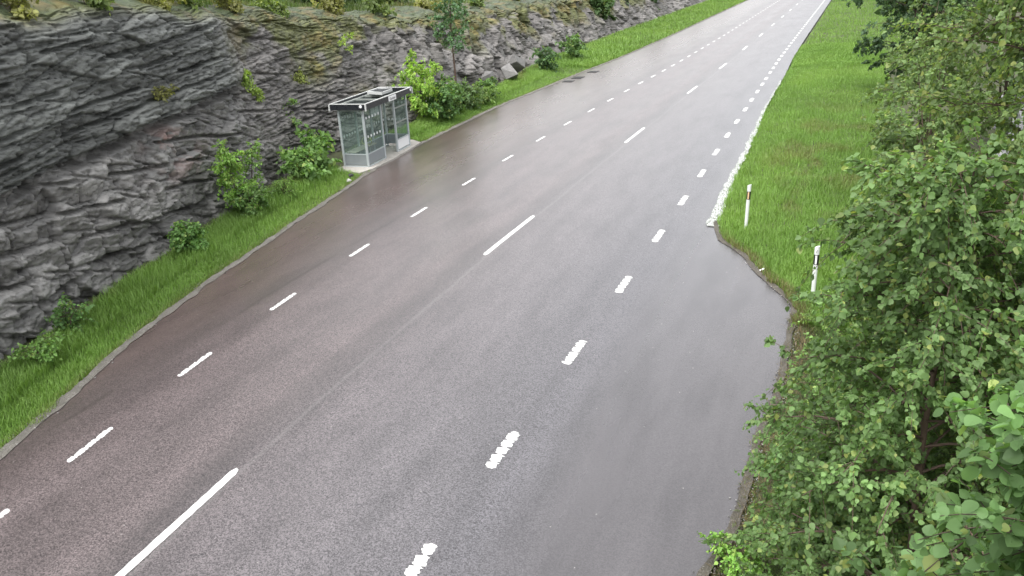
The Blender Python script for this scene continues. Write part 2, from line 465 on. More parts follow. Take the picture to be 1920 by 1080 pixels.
ys = rows(-5, 360, .25, .01)
road = strip("road", ys, lambda y: EL(y) - .02, lambda y: ER(y) + .02, 40, lambda X, Y, t: 0 * X, MAT['road'], True, .05)
kind(road, "structure")

# ------------------------------------------------------------------ painted markings
def dash_line(name, fx, starts, length, width, lumps, ragged, seed, skip=()):
    rng = np.random.default_rng(seed)
    V = []; F = []
    for (y0) in starts:
        n = 48 if y0 < 30 else 14
        t = np.linspace(0, 1, n)
        y = y0 + t * length
        x = fx(y)
        ph = rng.random()
        saw = (t * lumps + ph) % 1.0
        wl = width / 2 * (1 + ragged * (0.55 * saw - .3 + .5 * (rng.random(n) - .5)))
        wr = width / 2 * (1 + ragged * (0.3 - 0.55 * saw + .5 * (rng.random(n) - .5)))
        endw = np.minimum(1, np.minimum(t, 1 - t) * 16 + .45)
        neck = np.where((saw < .16) & (t > .06) & (t < .94), .30 if lumps > 4 else .65, 1.0)
        wl *= endw * neck; wr *= endw * np.roll(neck, 1)
        sk = ragged * .12 * (np.array([0] * n))
        b = len(V)
        for k in range(n):
            V.append((x[k] - wl[k], y[k] + sk[k], .005)); V.append((x[k] + wr[k], y[k] - ragged * .10 * width, .005))
        for k in range(n - 1):
            if y0 < 30 and rng.random() < .02: continue
            F.append((b + 2 * k, b + 2 * k + 1, b + 2 * k + 3, b + 2 * k + 2))
    o = np_mesh(name, V, F, MAT['paint'])
    # thickness: thermoplastic stands a few millimetres proud of the asphalt
    kind(o, "structure")
    return o
yl = np.array([2.2, 3.6, 4.98, 7.0, 9.6, 12.5, 15.8, 19.1, 22.5, 25.8, 29.1, 32.3, 35.4, 38.3, 41.2, 43.9, 46.5, 48.9, 51.3, 53.7] + [56.1 + 2.4 * k for k in range(60)])
dash_line("road_marking", XL, yl - .47, .94, .105, 4, .6, 1)
yr = np.array([4.0, 6.2, 8.8, 12.0, 15.3, 18.6, 21.8, 24.9, 27.9, 30.8, 33.5, 36.3, 38.8, 41.2, 43.6, 45.7, 48.0, 50.0, 52.0, 53.9] + [55.8 + 1.95 * k for k in range(70)])
dash_line("road_marking", XR, yr - .48, .96, .16, 5, .75, 2)
yc = [(4.3, 2.9), (16.25, 3.25), (28.9, 2.9), (40.4, 2.5), (49.6, 2.6)] + [(59.5 + 9.6 * k, 2.5) for k in range(18)]
for_c = []
V = []; F = []; rng = np.random.default_rng(5)
for y0, ln in yc:
    n = 30; t = np.linspace(0, 1, n); y = y0 + t * ln; x = XC(y); b = len(V)
    w = .062 * (1 + .16 * (rng.random(n) - .5)) * np.minimum(1, np.minimum(t, 1 - t) * 22 + .5)
    w2 = .062 * (1 + .16 * (rng.random(n) - .5)) * np.minimum(1, np.minimum(t, 1 - t) * 22 + .5)
    for k in range(n): V += [(x[k] - w[k], y[k], .005), (x[k] + w2[k], y[k] - .03, .005)]
    F += [(b + 2 * k, b + 2 * k + 1, b + 2 * k + 3, b + 2 * k + 2) for k in range(n - 1)]
kind(np_mesh("road_marking", V, F, MAT['paint']), "structure")

# ------------------------------------------------------------------ verges (terrain) and gravel edges
def zleft(X, Y, t): return -.02 + t * .02 + .22 * sstep(0, 1, t) + .05 * (fbm(X * 1.3, Y * 1.3, 21) - .5) * sstep(0, .15, t)
ysl = rows(-5, 360, .22, .012)
vl = strip("verge", ysl, lambda y: EL(y) - .10, lambda y: XB(y) - .8, 16, zleft, MAT['soil'])
kind(vl, "structure")
def zright(X, Y, t): return -.02 + .14 * sstep(0, .12, t) * sstep(14, 18, Y) + .02 * t + .10 * (fbm(X * .8, Y * .8, 31) - .5) * sstep(0, .1, t) + sstep(.28, 1, t) * 1.0
kind(strip("verge", ysl, lambda y: ER(y) + .10, lambda y: ER(y) * 0 + 13, 40, zright, MAT['soil']), "structure")
yg = rows(-5, 120, .07, .004)
kind(strip("gravel_edge", yg, lambda y: EL(y) - .11, lambda y: EL(y) + .03, 6, lambda X, Y, t: .006 + .03 * (1 - t) + .012 * fbm(X * 9, Y * 9, 8), MAT['grit'], False, .16), "structure")
yg2 = rows(2, 20.0, .05, .002)
kind(strip("gravel_edge", yg2, lambda y: ER(y) - .02, lambda y: ER(y) + .10, 6, lambda X, Y, t: .006 + .03 * t + .012 * fbm(X * 9, Y * 9, 9), MAT['dirt'], False, .08), "structure")
yg3 = rows(19.6, 45, .06, .002)
def chalk_material():
    m, nt, p, out = new_mat("pale_broken_edge")
    P = pos_n(nt)
    mp = node(nt, "ShaderNodeMapping"); mp.inputs['Scale'].default_value = (1.6, .6, 1.0); mp.inputs['Rotation'].default_value = (0, 0, .35); link(nt, P, mp.inputs['Vector'])
    f = noise_n(nt, mp.outputs[0], 26.0, 4, .6)
    c = ramp_n(nt, f, [(.38, (.06, .07, .05)), (.46, (.20, .21, .19)), (.53, (.36, .375, .36)), (.68, (.50, .52, .50))])
    link(nt, c, p.inputs['Base Color']); p.inputs['Roughness'].default_value = .7
    bump_n(nt, f, .2, .006, p)
    return m
wd = curve([(18.8, .24), (20, .33), (24, .22), (28, .18), (33, .13), (40, .09), (60, .06)])
kind(strip("broken_edge", yg3, lambda y: ER(y) - .20 * wd(y) / .36, lambda y: ER(y) - .20 * wd(y) / .36 + wd(y), 8,
           lambda X, Y, t: .010 + .012 * fbm(X * 7, Y * 5, 13), chalk_material(), False, .14), "structure")

# ------------------------------------------------------------------ rock cuttings
def facets(u, w, su, sw, amp, tilt, seed, gap=0.0):
    f1, f2, dx, dy, h, g1, g2 = worley(u / su, w / sw, seed)
    d = amp * (h - .5) + tilt * su * (g1 - .5) * dx + tilt * sw * 1.5 * (g2 - .5) * dy
    if gap: d = d - gap * (1 - sstep(0.0, 0.08, f2 - f1))
    return d, h, f2 - f1

def left_rock():
    s = rows(3.5, 170, .024, .0022)
    v = np.concatenate([np.arange(-.3, 6.2, .028), 6.2 + np.cumsum(np.linspace(.05, 1.1, 26))])
    S, Vv = np.meshgrid(s, v, indexing='ij')
    H = curve([(0, 6.0), (8, 5.85), (12, 5.6), (16, 5.4), (20, 5.1), (23, 4.8), (27, 4.4), (31, 4.1), (36, 3.8), (42, 3.5), (52, 3.1), (70, 3.0), (110, 3), (170, 3)])(s)[:, None] + .5 * (fbm(S * .5, S * 0, 77, 4) - .5)
    lean = curve([(0, .10), (18, .12), (22, .26), (27, .42), (34, .55), (45, .62), (170, .8)])(s)[:, None]
    wu = S + .20 * (fbm(S * .9, Vv * .9, 41) - .5); wv = Vv + .11 * (fbm(S * .8 + 5, Vv * 1.1, 43) - .5)
    bed = wv - 0.045 * (wu - 11) + .10 * (fbm(S * .35, Vv * .2, 45) - .5)
    ledge = 3.03
    near = 1 - sstep(19.0, 21.5, S)
    upper = sstep(ledge - .02, ledge + .02, bed)
    # lower blocks: joints dip obliquely
    ang = R(-9); lu = wu * math.cos(ang) + wv * math.sin(ang); lw = -wu * math.sin(ang) + wv * math.cos(ang)
    a1, h1, e1 = facets(lu, lw, 1.5, .66, .30, .42, 51, .12)
    a2, h2, e2 = facets(lu + .12 * np.sin(lw * 4), lw, .58, .24, .10, .50, 52, .07)
    a3, h3, e3 = facets(lu, lw, .23, .095, .030, .45, 53, .03)
    a4, h4, e4 = facets(lu, lw, .10, .042, .008, .4, 54)
    low = a1 + a2 + a3 + a4
    b1, k1, q1 = facets(wu, bed, 2.3, .42, .18, .14, 61, .12)
    b2, k2, q2 = facets(wu, bed, .95, .17, .085, .22, 62, .08)
    b3, k3, q3 = facets(wu, bed, .36, .075, .028, .30, 63, .03)
    b4, k4, q4 = facets(wu, bed, .14, .036, .012, .4, 64)
    upp = b1 + b2 + b3 + b4
    # long open bedding joints, broken here and there
    def joints(q, step, seed, depth, wid):
        r = q / step + .22 * fbm(S * .5, Vv * .6, seed); i = np.floor(r); fr_ = np.abs(r - i - .5) * step
        on = sstep(.45, .55, vnoise(S * .7 + 31 * hash2(i, i * 0, seed + 2), i * 5.7, seed + 1))
        return depth * on * (1 - sstep(wid * .5, wid, fr_))
    upp = upp - joints(bed, .42, 501, .24, .05) - joints(bed, .15, 503, .09, .026)
    low = low - joints(lw, .60, 505, .26, .05) - joints(lw + .22 * lu, .30, 507, .12, .032) - joints(lu + .3 * lw, 1.2, 509, .20, .045) - joints(lu - .5 * lw, .75, 511, .10, .032)
    # jumble of loose blocks further along
    c1, m1, r1 = facets(lu * .8 + lw * .6, lw * .8 - lu * .5, 1.25, .75, .60, .8, 71, .16)
    c2, m2, r2 = facets(lu * .7 - lw * .7, lw * .7 + lu * .7, .62, .34, .32, .9, 72, .08)
    jum = c1 + c2 + .6 * (a3 + a4)
    D = np.where(upper > .5, upp, low)
    D = D * near + (low * .55 + upp * .65) * (1 - near)
    jm = sstep(27, 33, S)
    D = D * (1 - jm) + jum * jm
    groove = (1 - sstep(.02, .08, ledge - bed)) * 0
    rec = sstep(ledge - .30, ledge - .16, bed) * (1 - upper)
    D = D + near * (.34 * upper - .26 * rec)
    # lower secondary ledge near the foot
    bed2 = bed - 0.75 - .25 * (fbm(S * .3, S * 0, 91) - .5) + .03 * (S - 12)
    D = D + near * (.10 * sstep(-.02, .02, bed2) - .15 * sstep(-.16, -.08, bed2) * (1 - sstep(-.02, .02, bed2)))
    D = .78 * D + .22 * (fbm(S * .22, Vv * .25, 99) - .5)
    # profile: face up to H, then a rounded shoulder, then the plateau
    over = np.maximum(0, Vv - H)
    zz = np.where(over > 0, H + .9 * (1 - np.exp(-over / .9)) * .8 + over * .05, Vv)
    back = lean * np.minimum(Vv, H) + np.where(over > 0, over - .5 * (1 - np.exp(-over / .5)), 0)
    fade = 1 - .75 * sstep(0, 1.2, over)
    X = XB(s)[:, None] - back + D * fade * (1 - .25 * sstep(.5, -.3, Vv))
    Z = zz + .25 * (fbm(S * 1.2, Vv * 1.2, 17) - .5) * sstep(0, .6, over) + .18 * D * sstep(0, .3, over)
    Y = S + .10 * (fbm(S * 2.0, Vv * 2.0, 19) - .5) * fade
    # colour of the stone itself
    lowc = np.array([.178, .174, .167]); uppc = np.array([.105, .110, .103]); farc = np.array([.170, .160, .152])
    t_low = (.66 + .5 * h1 + .50 * (h2 - .5) + .35 * (h3 - .5))[..., None]
    t_up = (.60 + .6 * k1 + .55 * (k2 - .5) + .45 * (k3 - .5))[..., None]
    U = (upper * near)[..., None]
    C = lowc * t_low * (1 - U) + uppc * t_up * U
    fr = (1 - near)[..., None]
    C = C * (1 - fr) + fr * (farc * (.6 + .5 * m1 + .3 * (h2 - .5))[..., None])
    pink = (np.exp(-(((S - 15.3) / .75) ** 2 + ((bed - 2.55) / .22) ** 2)) + .55 * np.exp(-(((S - 15.9) / 1.3) ** 2 + ((bed - 1.75) / .35) ** 2))) * sstep(.45, .6, fbm(S * 3, Vv * 5, 33))
    C = C * (1 - .75 * pink[..., None]) + .75 * pink[..., None] * np.array([.26, .155, .135])
    moss = sstep(.50, .66, fbm(S * .7, Vv * .9, 35) + .20 * sstep(H - 1.6, H, Vv) - .13 * near)
    moss = np.maximum(moss * sstep(H - 2.2, H - .6, Vv) * sstep(18, 24, S), sstep(.05, .8, over))
    spot = np.exp(-(((S - 25.6) / 1.0) ** 2 + ((Vv - 3.15) / .55) ** 2)) + np.exp(-(((S - 28.2) / .55) ** 2 + ((Vv - 1.35) / .6) ** 2))
    moss = np.clip(np.maximum(moss, spot * 1.2 * sstep(.35, .6, fbm(S * 2.5, Vv * 3, 37) + .15)), 0, 1)[..., None]
    mc = (np.array([.085, .095, .022]) * (1 - sstep(.3, 1.2, over))[..., None] + np.array([.040, .060, .020]) * sstep(.3, 1.2, over)[..., None]) * (.6 + .9 * fbm(S * 4, Vv * 4, 39))[..., None] + np.array([.05, .015, .0]) * sstep(.5, .7, fbm(S * 1.7, Vv * 1.7, 38))[..., None]
    C = C * (1 - .85 * moss) + .85 * moss * mc
    V = np.stack([X, Y, Z], -1).reshape(-1, 3)
    o = np_mesh("rock_face", V, grid_faces(len(s), len(v), True), MAT['rock'], cols=C.reshape(-1, 3))
    return kind(o, "structure"), np.stack([X, Y, Z], -1)
rock_obj, ROCK = left_rock()
def rock_at(y, z):
    d = (ROCK[:, :, 1] - y) ** 2 + (ROCK[:, :, 2] - z) ** 2
    i = np.argmin(d[:, :230]); i, j = divmod(i, 230)
    return Vector(ROCK[i, j])

def right_rock():
    s = rows(5.0, 34, .05, .003); v = np.arange(-.3, 6.2, .055)
    S, Vv = np.meshgrid(s, v, indexing='ij')
    a1, h1, e1 = facets(S + .3 * Vv, Vv - .2 * S, 1.4, .7, .7, .8, 151, .1)
    a2, h2, e2 = facets(S, Vv, .5, .25, .25, .8, 152, .05)
    a3, h3, e3 = facets(S, Vv, .2, .1, .08, .8, 153)
    D = a1 + a2 + a3 + .6 * (fbm(S * .3, Vv * .3, 155) - .5)
    H = 5.0
    over = np.maximum(0, Vv - H)
    X = curve([(0, 2.9), (9, 2.9), (14, 2.75), (20, 3.6), (34, 5.2)])(s)[:, None] + .14 * Vv + over * 3 - D
    Z = np.minimum(Vv, H) + .2 * over
    C = np.array([.20, .20, .21]) * (.45 + .9 * h1 + .5 * (h2 - .5))[..., None]
    bright = np.exp(-(((S - 13.2) / 1.2) ** 2 + ((Vv - 4.3) / .8) ** 2))[..., None]
    C = C * (1 - bright) + bright * np.array([.42, .43, .46]) * (.6 + .6 * h2)[..., None]
    o = np_mesh("rock_face", np.stack([X, S, Z], -1).reshape(-1, 3), grid_faces(len(s), len(v)), MAT['rock'], cols=C.reshape(-1, 3))
    return kind(o, "structure")
right_rock()

# ------------------------------------------------------------------ foliage builders
def leaf_mesh(P, T, N, L, shape):
    """P base points, T leaf axis, N approximate normal, L lengths; shape: list of (along, half width, lift)"""
    T = T / np.linalg.norm(T, axis=1, keepdims=True)
    B = np.cross(N, T); B /= np.linalg.norm(B, axis=1, keepdims=True) + 1e-9
    Nn = np.cross(T, B)
    k = len(shape)                   # interior stations
    pts = [P]
    for a, w, z in shape:
        pts.append(P + (T * a + B * w + Nn * (z + .18 * w)) * L[:, None])
    pts.append(P + (T * 1.0 - Nn * .06) * L[:, None])
    for a, w, z in shape[::-1]:
        pts.append(P + (T * a - B * w + Nn * (z + .18 * w)) * L[:, None])
    A = np.stack(pts, 1)             # n, 2k+2, 3
    n, m = A.shape[:2]
    V = A.reshape(-1, 3)
    base = (np.arange(n) * m)[:, None]
    return V, m, base, k

def leaves_obj(name, P, T, N, L, cols, shape, mat, parent=None):
    V, m, base, k = leaf_mesh(P, T, N, L, shape)
    # two halves folded on the midrib, each fanned into quads / triangles -> all triangles
    tris = []
    right = list(range(0, k + 2)); left = [0] + list(range(2 * k + 1, k, -1))
    for half, rev in ((right, False), (left, True)):
        for i in range(1, len(half) - 1):
            t = (half[0], half[i], half[i + 1]); tris.append(t[::-1] if rev else t)
    F = np.concatenate([base + np.array(t)[None, :] for t in tris])
    C = np.repeat(cols, m, axis=0)
    return np_mesh(name, V, F, mat, parent, cols=C)

BIRCH = [(.14, .30, 0), (.38, .42, .01), (.72, .25, -.02)]
ROUND = [(.10, .30, 0), (.34, .48, .01), (.66, .40, 0), (.88, .18, -.03)]
OVATE = [(.25, .30, .02), (.60, .26, 0)]
NARROW = [(.35, .13, .02)]

def tubes_obj(name, paths, mat, parent=None, sides=6):
    """paths: list of (points (n,3), radii (n,))"""
    V = []; F = []; b = 0
    for pts, rad in paths:
        pts = np.asarray(pts, float); rad = np.asarray(rad, float); n = len(pts)
        t = np.gradient(pts, axis=0); t /= np.linalg.norm(t, axis=1, keepdims=True) + 1e-9
        ref = np.where(np.abs(t[:, 2:3]) > .9, np.array([[1., 0, 0]]), np.array([[0, 0, 1.]]))
        s = np.cross(t, ref); s /= np.linalg.norm(s, axis=1, keepdims=True) + 1e-9
        u = np.cross(s, t)
        k = sides if rad[0] > .012 else 3
        a = np.arange(k) * 2 * np.pi / k
        ring = pts[:, None] + rad[:, None, None] * (s[:, None] * np.cos(a)[None, :, None] + u[:, None] * np.sin(a)[None, :, None])
        V.append(ring.reshape(-1, 3))
        i = np.arange(n - 1)[:, None] * k + np.arange(k)[None]; j = np.arange(n - 1)[:, None] * k + (np.arange(k) + 1)[None] % k
        F.append((np.stack([i, j, j + k, i + k], -1).reshape(-1, 4)) + b); b += n * k
    return np_mesh(name, np.concatenate(V), np.concatenate(F), mat, parent, smooth=True)

def tint(n, base, rng, var=.25, yellow=.12, clump=None):
    c = np.array(base)[None, :] * (1 + var * (rng.random((n, 1)) - .5) * 2)
    y = (rng.random((n, 1)) < yellow) * rng.random((n, 1))
    c = c * (1 - .5 * y) + .5 * y * np.array([[.16, .20, .04]])
    if clump is not None: c = c * clump[:, None]
    return np.clip(c, .003, .6)

def bezier(p0, p1, p2, n):
    t = np.linspace(0, 1, n)[:, None]
    return p0 * (1 - t) ** 2 + 2 * p1 * t * (1 - t) + p2 * t ** 2

def broadleaf(name, label, cat, base, height, radius, crown_lo, n_limb, n_twig, n_leaf, leaf_len, col, seed, bark='birch_bark', trunk_r=.045,
              shape=BIRCH, droop=.35, lean=(0, 0), group=None, stems=1, yellow=.12, env=None, mat='leaf', limb_up=.55, twig_len=.45):
    """tapered trunk with limbs and twigs; leaves hang along the twigs, so the crown keeps gaps and an uneven outline"""
    rng = np.random.default_rng(seed)
    root = empty(name, base); tag(root, label, cat, group)
    paths = []; P = []; T = []; N = []; CL = []
    for st in range(stems):
        off = np.array([lean[0], lean[1]]) + (rng.normal(0, .25 * radius, 2) if stems > 1 else 0)
        h = height * (1 if st == 0 else rng.uniform(.7, .98))
        n = 14; t = np.linspace(0, 1, n)
        tr = np.stack([off[0] * t ** 1.4 + .06 * np.sin(t * 7 + seed) * t, off[1] * t ** 1.4 + .06 * np.cos(t * 6 + seed * 2) * t, h * t], 1)
        if stems > 1: tr[:, :2] += rng.normal(0, .08, 2) * (1 - t[:, None] * .3)
        paths.append((tr, trunk_r * (1 - .88 * t) * (1.0 if st == 0 else .75)))
        m = max(3, n_limb // stems)
        for i in range(m):
            f = crown_lo + (1 - crown_lo) * ((i + rng.random() * .8) / m)
            f = min(f, .985)
            p0 = np.array([np.interp(f, t, tr[:, k]) for k in range(3)])
            az = i * 2.39996 + rng.normal(0, .35)
            r = (f - crown_lo) / (1 - crown_lo)
            e = env(r) if env else (math.sin(math.pi * min(1, .18 + .74 * r)) ** .7)
            ln = radius * e * rng.uniform(.6, 1.12)
            d = np.array([math.cos(az), math.sin(az), 0])
            p1 = p0 + d * ln * .5 + np.array([0, 0, limb_up * ln * .6]); p2 = p0 + d * ln + np.array([0, 0, (limb_up - droop) * ln])
            lp = bezier(p0, p1, p2, 7)
            paths.append((lp, np.linspace(max(.006, trunk_r * .38 * (1 - f * .6)), .003, 7)))
            clump = rng.uniform(.72, 1.2)
            for j in range(n_twig):
                u = rng.uniform(.12, 1.0); q0 = np.array([np.interp(u, np.linspace(0, 1, 7), lp[:, k]) for k in range(3)])
                td = d * rng.uniform(.1, .9) + rng.normal(0, .6, 3); td[2] += .15; td /= np.linalg.norm(td)
                tl = twig_len * rng.uniform(.5, 1.2)
                q2 = q0 + td * tl + np.array([0, 0, -droop * tl * .9])
                tp = bezier(q0, q0 + td * tl * .55, q2, 5)
                paths.append((tp, np.linspace(.004, .0015, 5)))
                w = rng.random(n_leaf) ** .8
                pts = np.stack([np.interp(w, np.linspace(0, 1, 5), tp[:, k]) for k in range(3)], 1) + rng.normal(0, leaf_len * .35, (n_leaf, 3))
                ax = td[None] * .7 + rng.normal(0, .65, (n_leaf, 3)) + np.array([[0, 0, -.55 - droop * .6]])
                nn = rng.normal(0, .55, (n_leaf, 3)) + np.array([[0, 0, .9]]) + d[None] * .35
                P.append(pts); T.append(ax); N.append(nn); CL.append(np.full(n_leaf, clump * rng.uniform(.85, 1.15)))
    P = np.concatenate(P); T = np.concatenate(T); N = np.concatenate(N); CL = np.concatenate(CL)
    tubes_obj("trunk", paths, MAT[bark], root)
    L = leaf_len * rng.uniform(.42, 1.35, len(P))
    leaves_obj("crown", P, T, N, L, tint(len(P), col, rng, .3, yellow, CL), shape, MAT[mat], root)
    return root

# ------------------------------------------------------------------ bus shelter
pad_xy = [(-16.75, 22.75), (-15.22, 22.62), (-15.10, 23.3), (-15.14, 24.6), (-15.30, 26.0), (-15.52, 27.5), (-16.1, 27.9), (-17.0, 27.9), (-17.0, 24.0)]
bm = bmesh.new()
lo = [bm.verts.new((x, y, -.2)) for x, y in pad_xy]; hi = [bm.verts.new((x, y, .07)) for x, y in pad_xy]
bm.faces.new(hi)
for k in range(len(lo)): bm.faces.new((lo[k], lo[(k + 1) % len(lo)], hi[(k + 1) % len(lo)], hi[k]))
me = bpy.data.meshes.new("pavement"); bmesh.ops.recalc_face_normals(bm, faces=bm.faces); bm.to_mesh(me); bm.free(); me.materials.append(MAT['concrete'])
pad = bpy.data.objects.new("pavement", me); COL.objects.link(pad); kind(pad, "structure")

def bus_shelter():
    root = empty("bus_shelter", (-16.14, 25.22, .07), R(5.0))
    tag(root, "glass bus shelter with dark flat roof and white dots, against the rock face", "bus shelter")
    FX, BX, Y0, Y1, YA, YB, H = .62, -.30, -1.88, 1.60, -.55, .52, 1.98
    def post(x, y, w=.07):
        MB().box((x - w / 2, y - w / 2, 0), (x + w / 2, y + w / 2, H)).build("post", MAT['metal'], root, .006)
    for x, y in ((FX, Y0), (FX, YA), (FX, YB), (FX, Y1), (BX, Y0), (BX, -.72), (BX, .44), (BX, Y1)): post(x, y)
    def pane(a, b, z0=.46, z1=1.93, dots=True, kick=True, kmat='panel', nd=5):
        a = Vector((*a, 0)); b = Vector((*b, 0)); t = (b - a).normalized(); a2 = a + t * .04; b2 = b - t * .04
        n = Vector((t.y, -t.x, 0))
        zc = (z0 + z1) / 2
        g = MB().bar(a2 + Vector((0, 0, zc)), b2 + Vector((0, 0, zc)), .010, z1 - z0).build("glass_panel", MAT['glass'], root)
        if dots:
            d = MB()
            for z in (1.66, 1.02):
                for k in range(nd):
                    c = a2 + (b2 - a2) * ((k + .7) / (nd + .4)) + Vector((0, 0, z))
                    d.disc(c + n * .0065, n, .047, .002, 14); d.disc(c - n * .0065, -n, .047, .002, 14)
            d.build("dot_pattern", MAT['sign_white'], g)
        if kick:
            MB().bar(a2 + Vector((0, 0, .26)), b2 + Vector((0, 0, .26)), .022, .38).build("kick_panel", MAT[kmat], root, .004)
        for z in (z1 + .02, z0 - .02):
            MB().bar(a2 + Vector((0, 0, z)), b2 + Vector((0, 0, z)), .04, .035).build("rail", MAT['metal'], root)
    pane((FX, Y0), (FX, YA)); pane((BX, Y0), (FX, Y0), dots=False); pane((BX, Y1), (FX, Y1), dots=True)
    pane((FX, YB), (FX, Y1), dots=False, kmat='sign_white')
    for z in (1.60, 1.06): MB().bar((FX, YB + .04, z), (FX, Y1 - .04, z), .04, .05).build("cross_rail", MAT['pale_trim'], root)
    for y0, y1 in ((Y0, -.72), (-.72, .44), (.44, Y1)): pane((BX, y0), (BX, y1))
    # roof: dark fascia with a pale rim, glazed top with cross beams
    rx0, rx1, ry0, ry1, rz0, rz1 = -.52, .84, -2.04, 1.78, 1.99, 2.18
    f = MB(); w = .05
    f.box((rx0, ry0, rz0), (rx1, ry0 + w, rz1)); f.box((rx0, ry1 - w, rz0), (rx1, ry1, rz1))
    f.box((rx0, ry0 + w, rz0), (rx0 + w, ry1 - w, rz1)); f.box((rx1 - w, ry0 + w, rz0), (rx1, ry1 - w, rz1))
    fas = f.build("fascia", MAT['fascia'], root)
    rim = MB(); e = .006
    rim.box((rx0 - e, ry0 - e, rz1 + .001), (rx1 + e, ry0 + w + e, rz1 + .022)); rim.box((rx0 - e, ry1 - w - e, rz1 + .001), (rx1 + e, ry1 + e, rz1 + .022))
    rim.box((rx0 - e, ry0 + w + e, rz1 + .001), (rx0 + w, ry1 - w - e, rz1 + .022)); rim.box((rx1 - w, ry0 + w + e, rz1 + .001), (rx1 + e, ry1 - w - e, rz1 + .022))
    rim.build("roof_rim", MAT['white_metal'], root)
    cap = MB()
    for x in (rx0 - .008, rx1 + .008):
        for y in (ry0 - .008, ry1 + .008): cap.box((x - .022, y - .022, rz0 - .03), (x + .022, y + .022, rz1))
    cap.build("corner_cap", MAT['white_metal'], root)
    MB().box((rx0 + w, ry0 + w, rz0 + .06), (rx1 - w, ry1 - w, rz0 + .075)).build("roof_glazing", MAT['roof_glass'], root)
    b = MB()
    for y in (-.45, .30): b.box((rx0 + w, y - .03, rz0 + .076), (rx1 - w, y + .03, rz0 + .125))
    b.box((rx0 + w + .002, ry0 + w + .002, rz0 + .076), (rx0 + w + .10, ry1 - w - .002, rz0 + .115))
    b.build("roof_beam", MAT['pale_trim'], root)
    ceil = MB()
    for y in (Y0, -.72, .44, Y1): ceil.box((BX, y - .025, rz0 - .01), (FX, y + .025, rz0 + .055))
    ceil.build("roof_bracket", MAT['metal'], root)
    # dark panel in a white frame on the roof
    q = MB(); q.bar((-.12, .10, 2.26), (-.12, .90, 2.26), .035, .09); q.bar((.44, .10, 2.22), (.44, .90, 2.22), .035, .09)
    q.bar((-.138, .08, 2.26), (.458, .08, 2.22), .035, .10); q.bar((-.138, .92, 2.26), (.458, .92, 2.22), .035, .10)
    fr = q.build("roof_light_frame", MAT['white_metal'], root)
    MB().bar((.16, .10, 2.262), (.16, .90, 2.262), .53, .02).build("roof_light_pane", MAT['fascia'], fr)
    # stop name and round emblems
    pl = MB().box((rx1 + .003, -.25, rz0 - .005), (rx1 + .02, .35, rz1 - .02)).build("name_sign", MAT['sign_white'], root)
    tc = bpy.data.curves.new("lettering", 'FONT'); tc.body = "Gunneby"; tc.size = .125; tc.align_x = 'CENTER'; tc.align_y = 'CENTER'; tc.extrude = .001
    tc.materials.append(MAT['ink'])
    tmp = bpy.data.objects.new("lettering_curve", tc); COL.objects.link(tmp); bpy.context.view_layer.update()
    tm = bpy.data.meshes.new_from_object(tmp.evaluated_get(bpy.context.evaluated_depsgraph_get())); bpy.data.objects.remove(tmp)
    to = bpy.data.objects.new("lettering", tm); COL.objects.link(to); to.parent = pl
    to.location = (rx1 + .0225, .05, rz0 + .072); to.rotation_euler = (R(90), 0, R(90))
    for c, n in (((.66, ry0 - .002, 2.115), (0, -1, 0)), ((rx1 + .002, 1.66, 2.115), (1, 0, 0))):
        MB().disc(c, n, .055, .006, 20).build("emblem", MAT['sign_white'], fas)
    # timetable sheets inside the front glass, bench and hoop
    tt = MB(); tt.box((FX - .03, -1.24, 1.60), (FX - .02, -.94, 1.92)); tt.box((FX - .031, -.90, 1.60), (FX - .021, -.64, 1.92))
    tt.build("timetable", MAT['paper'], root)
    be = empty("bench"); be.parent = root
    for k in range(4): MB().box((-.25 + k * .10, -1.78, .45), (-.165 + k * .10, -.15, .485)).build("slat", MAT['wood'], be, .004)
    for y in (-1.6, -.35): MB().box((-.12, y - .03, 0), (-.06, y + .03, .45)).build("leg", MAT['metal'], be)
    hp = []
    for k in range(17):
        a = 2 * math.pi * k / 16; hp.append((-.06 + .19 * math.copysign(abs(math.cos(a)) ** .6, math.cos(a)), -.55, .62 + .13 * math.copysign(abs(math.sin(a)) ** .6, math.sin(a))))
    tubes_obj("armrest", [(hp, [.018] * 17)], MAT['hoop'], be)
    # low skirt rails of the floor frame
    sk = MB(); sk.bar((FX, Y0, .02), (FX, YA, .02), .06, .04); sk.bar((BX, Y0, .02), (FX - .05, Y0, .02), .06, .04); sk.bar((FX, YB, .02), (FX, Y1, .02), .06, .04); sk.bar((BX, Y0 + .05, .02), (BX, Y1, .02), .06, .04)
    sk.build("floor_rail", MAT['metal'], root)
bus_shelter()

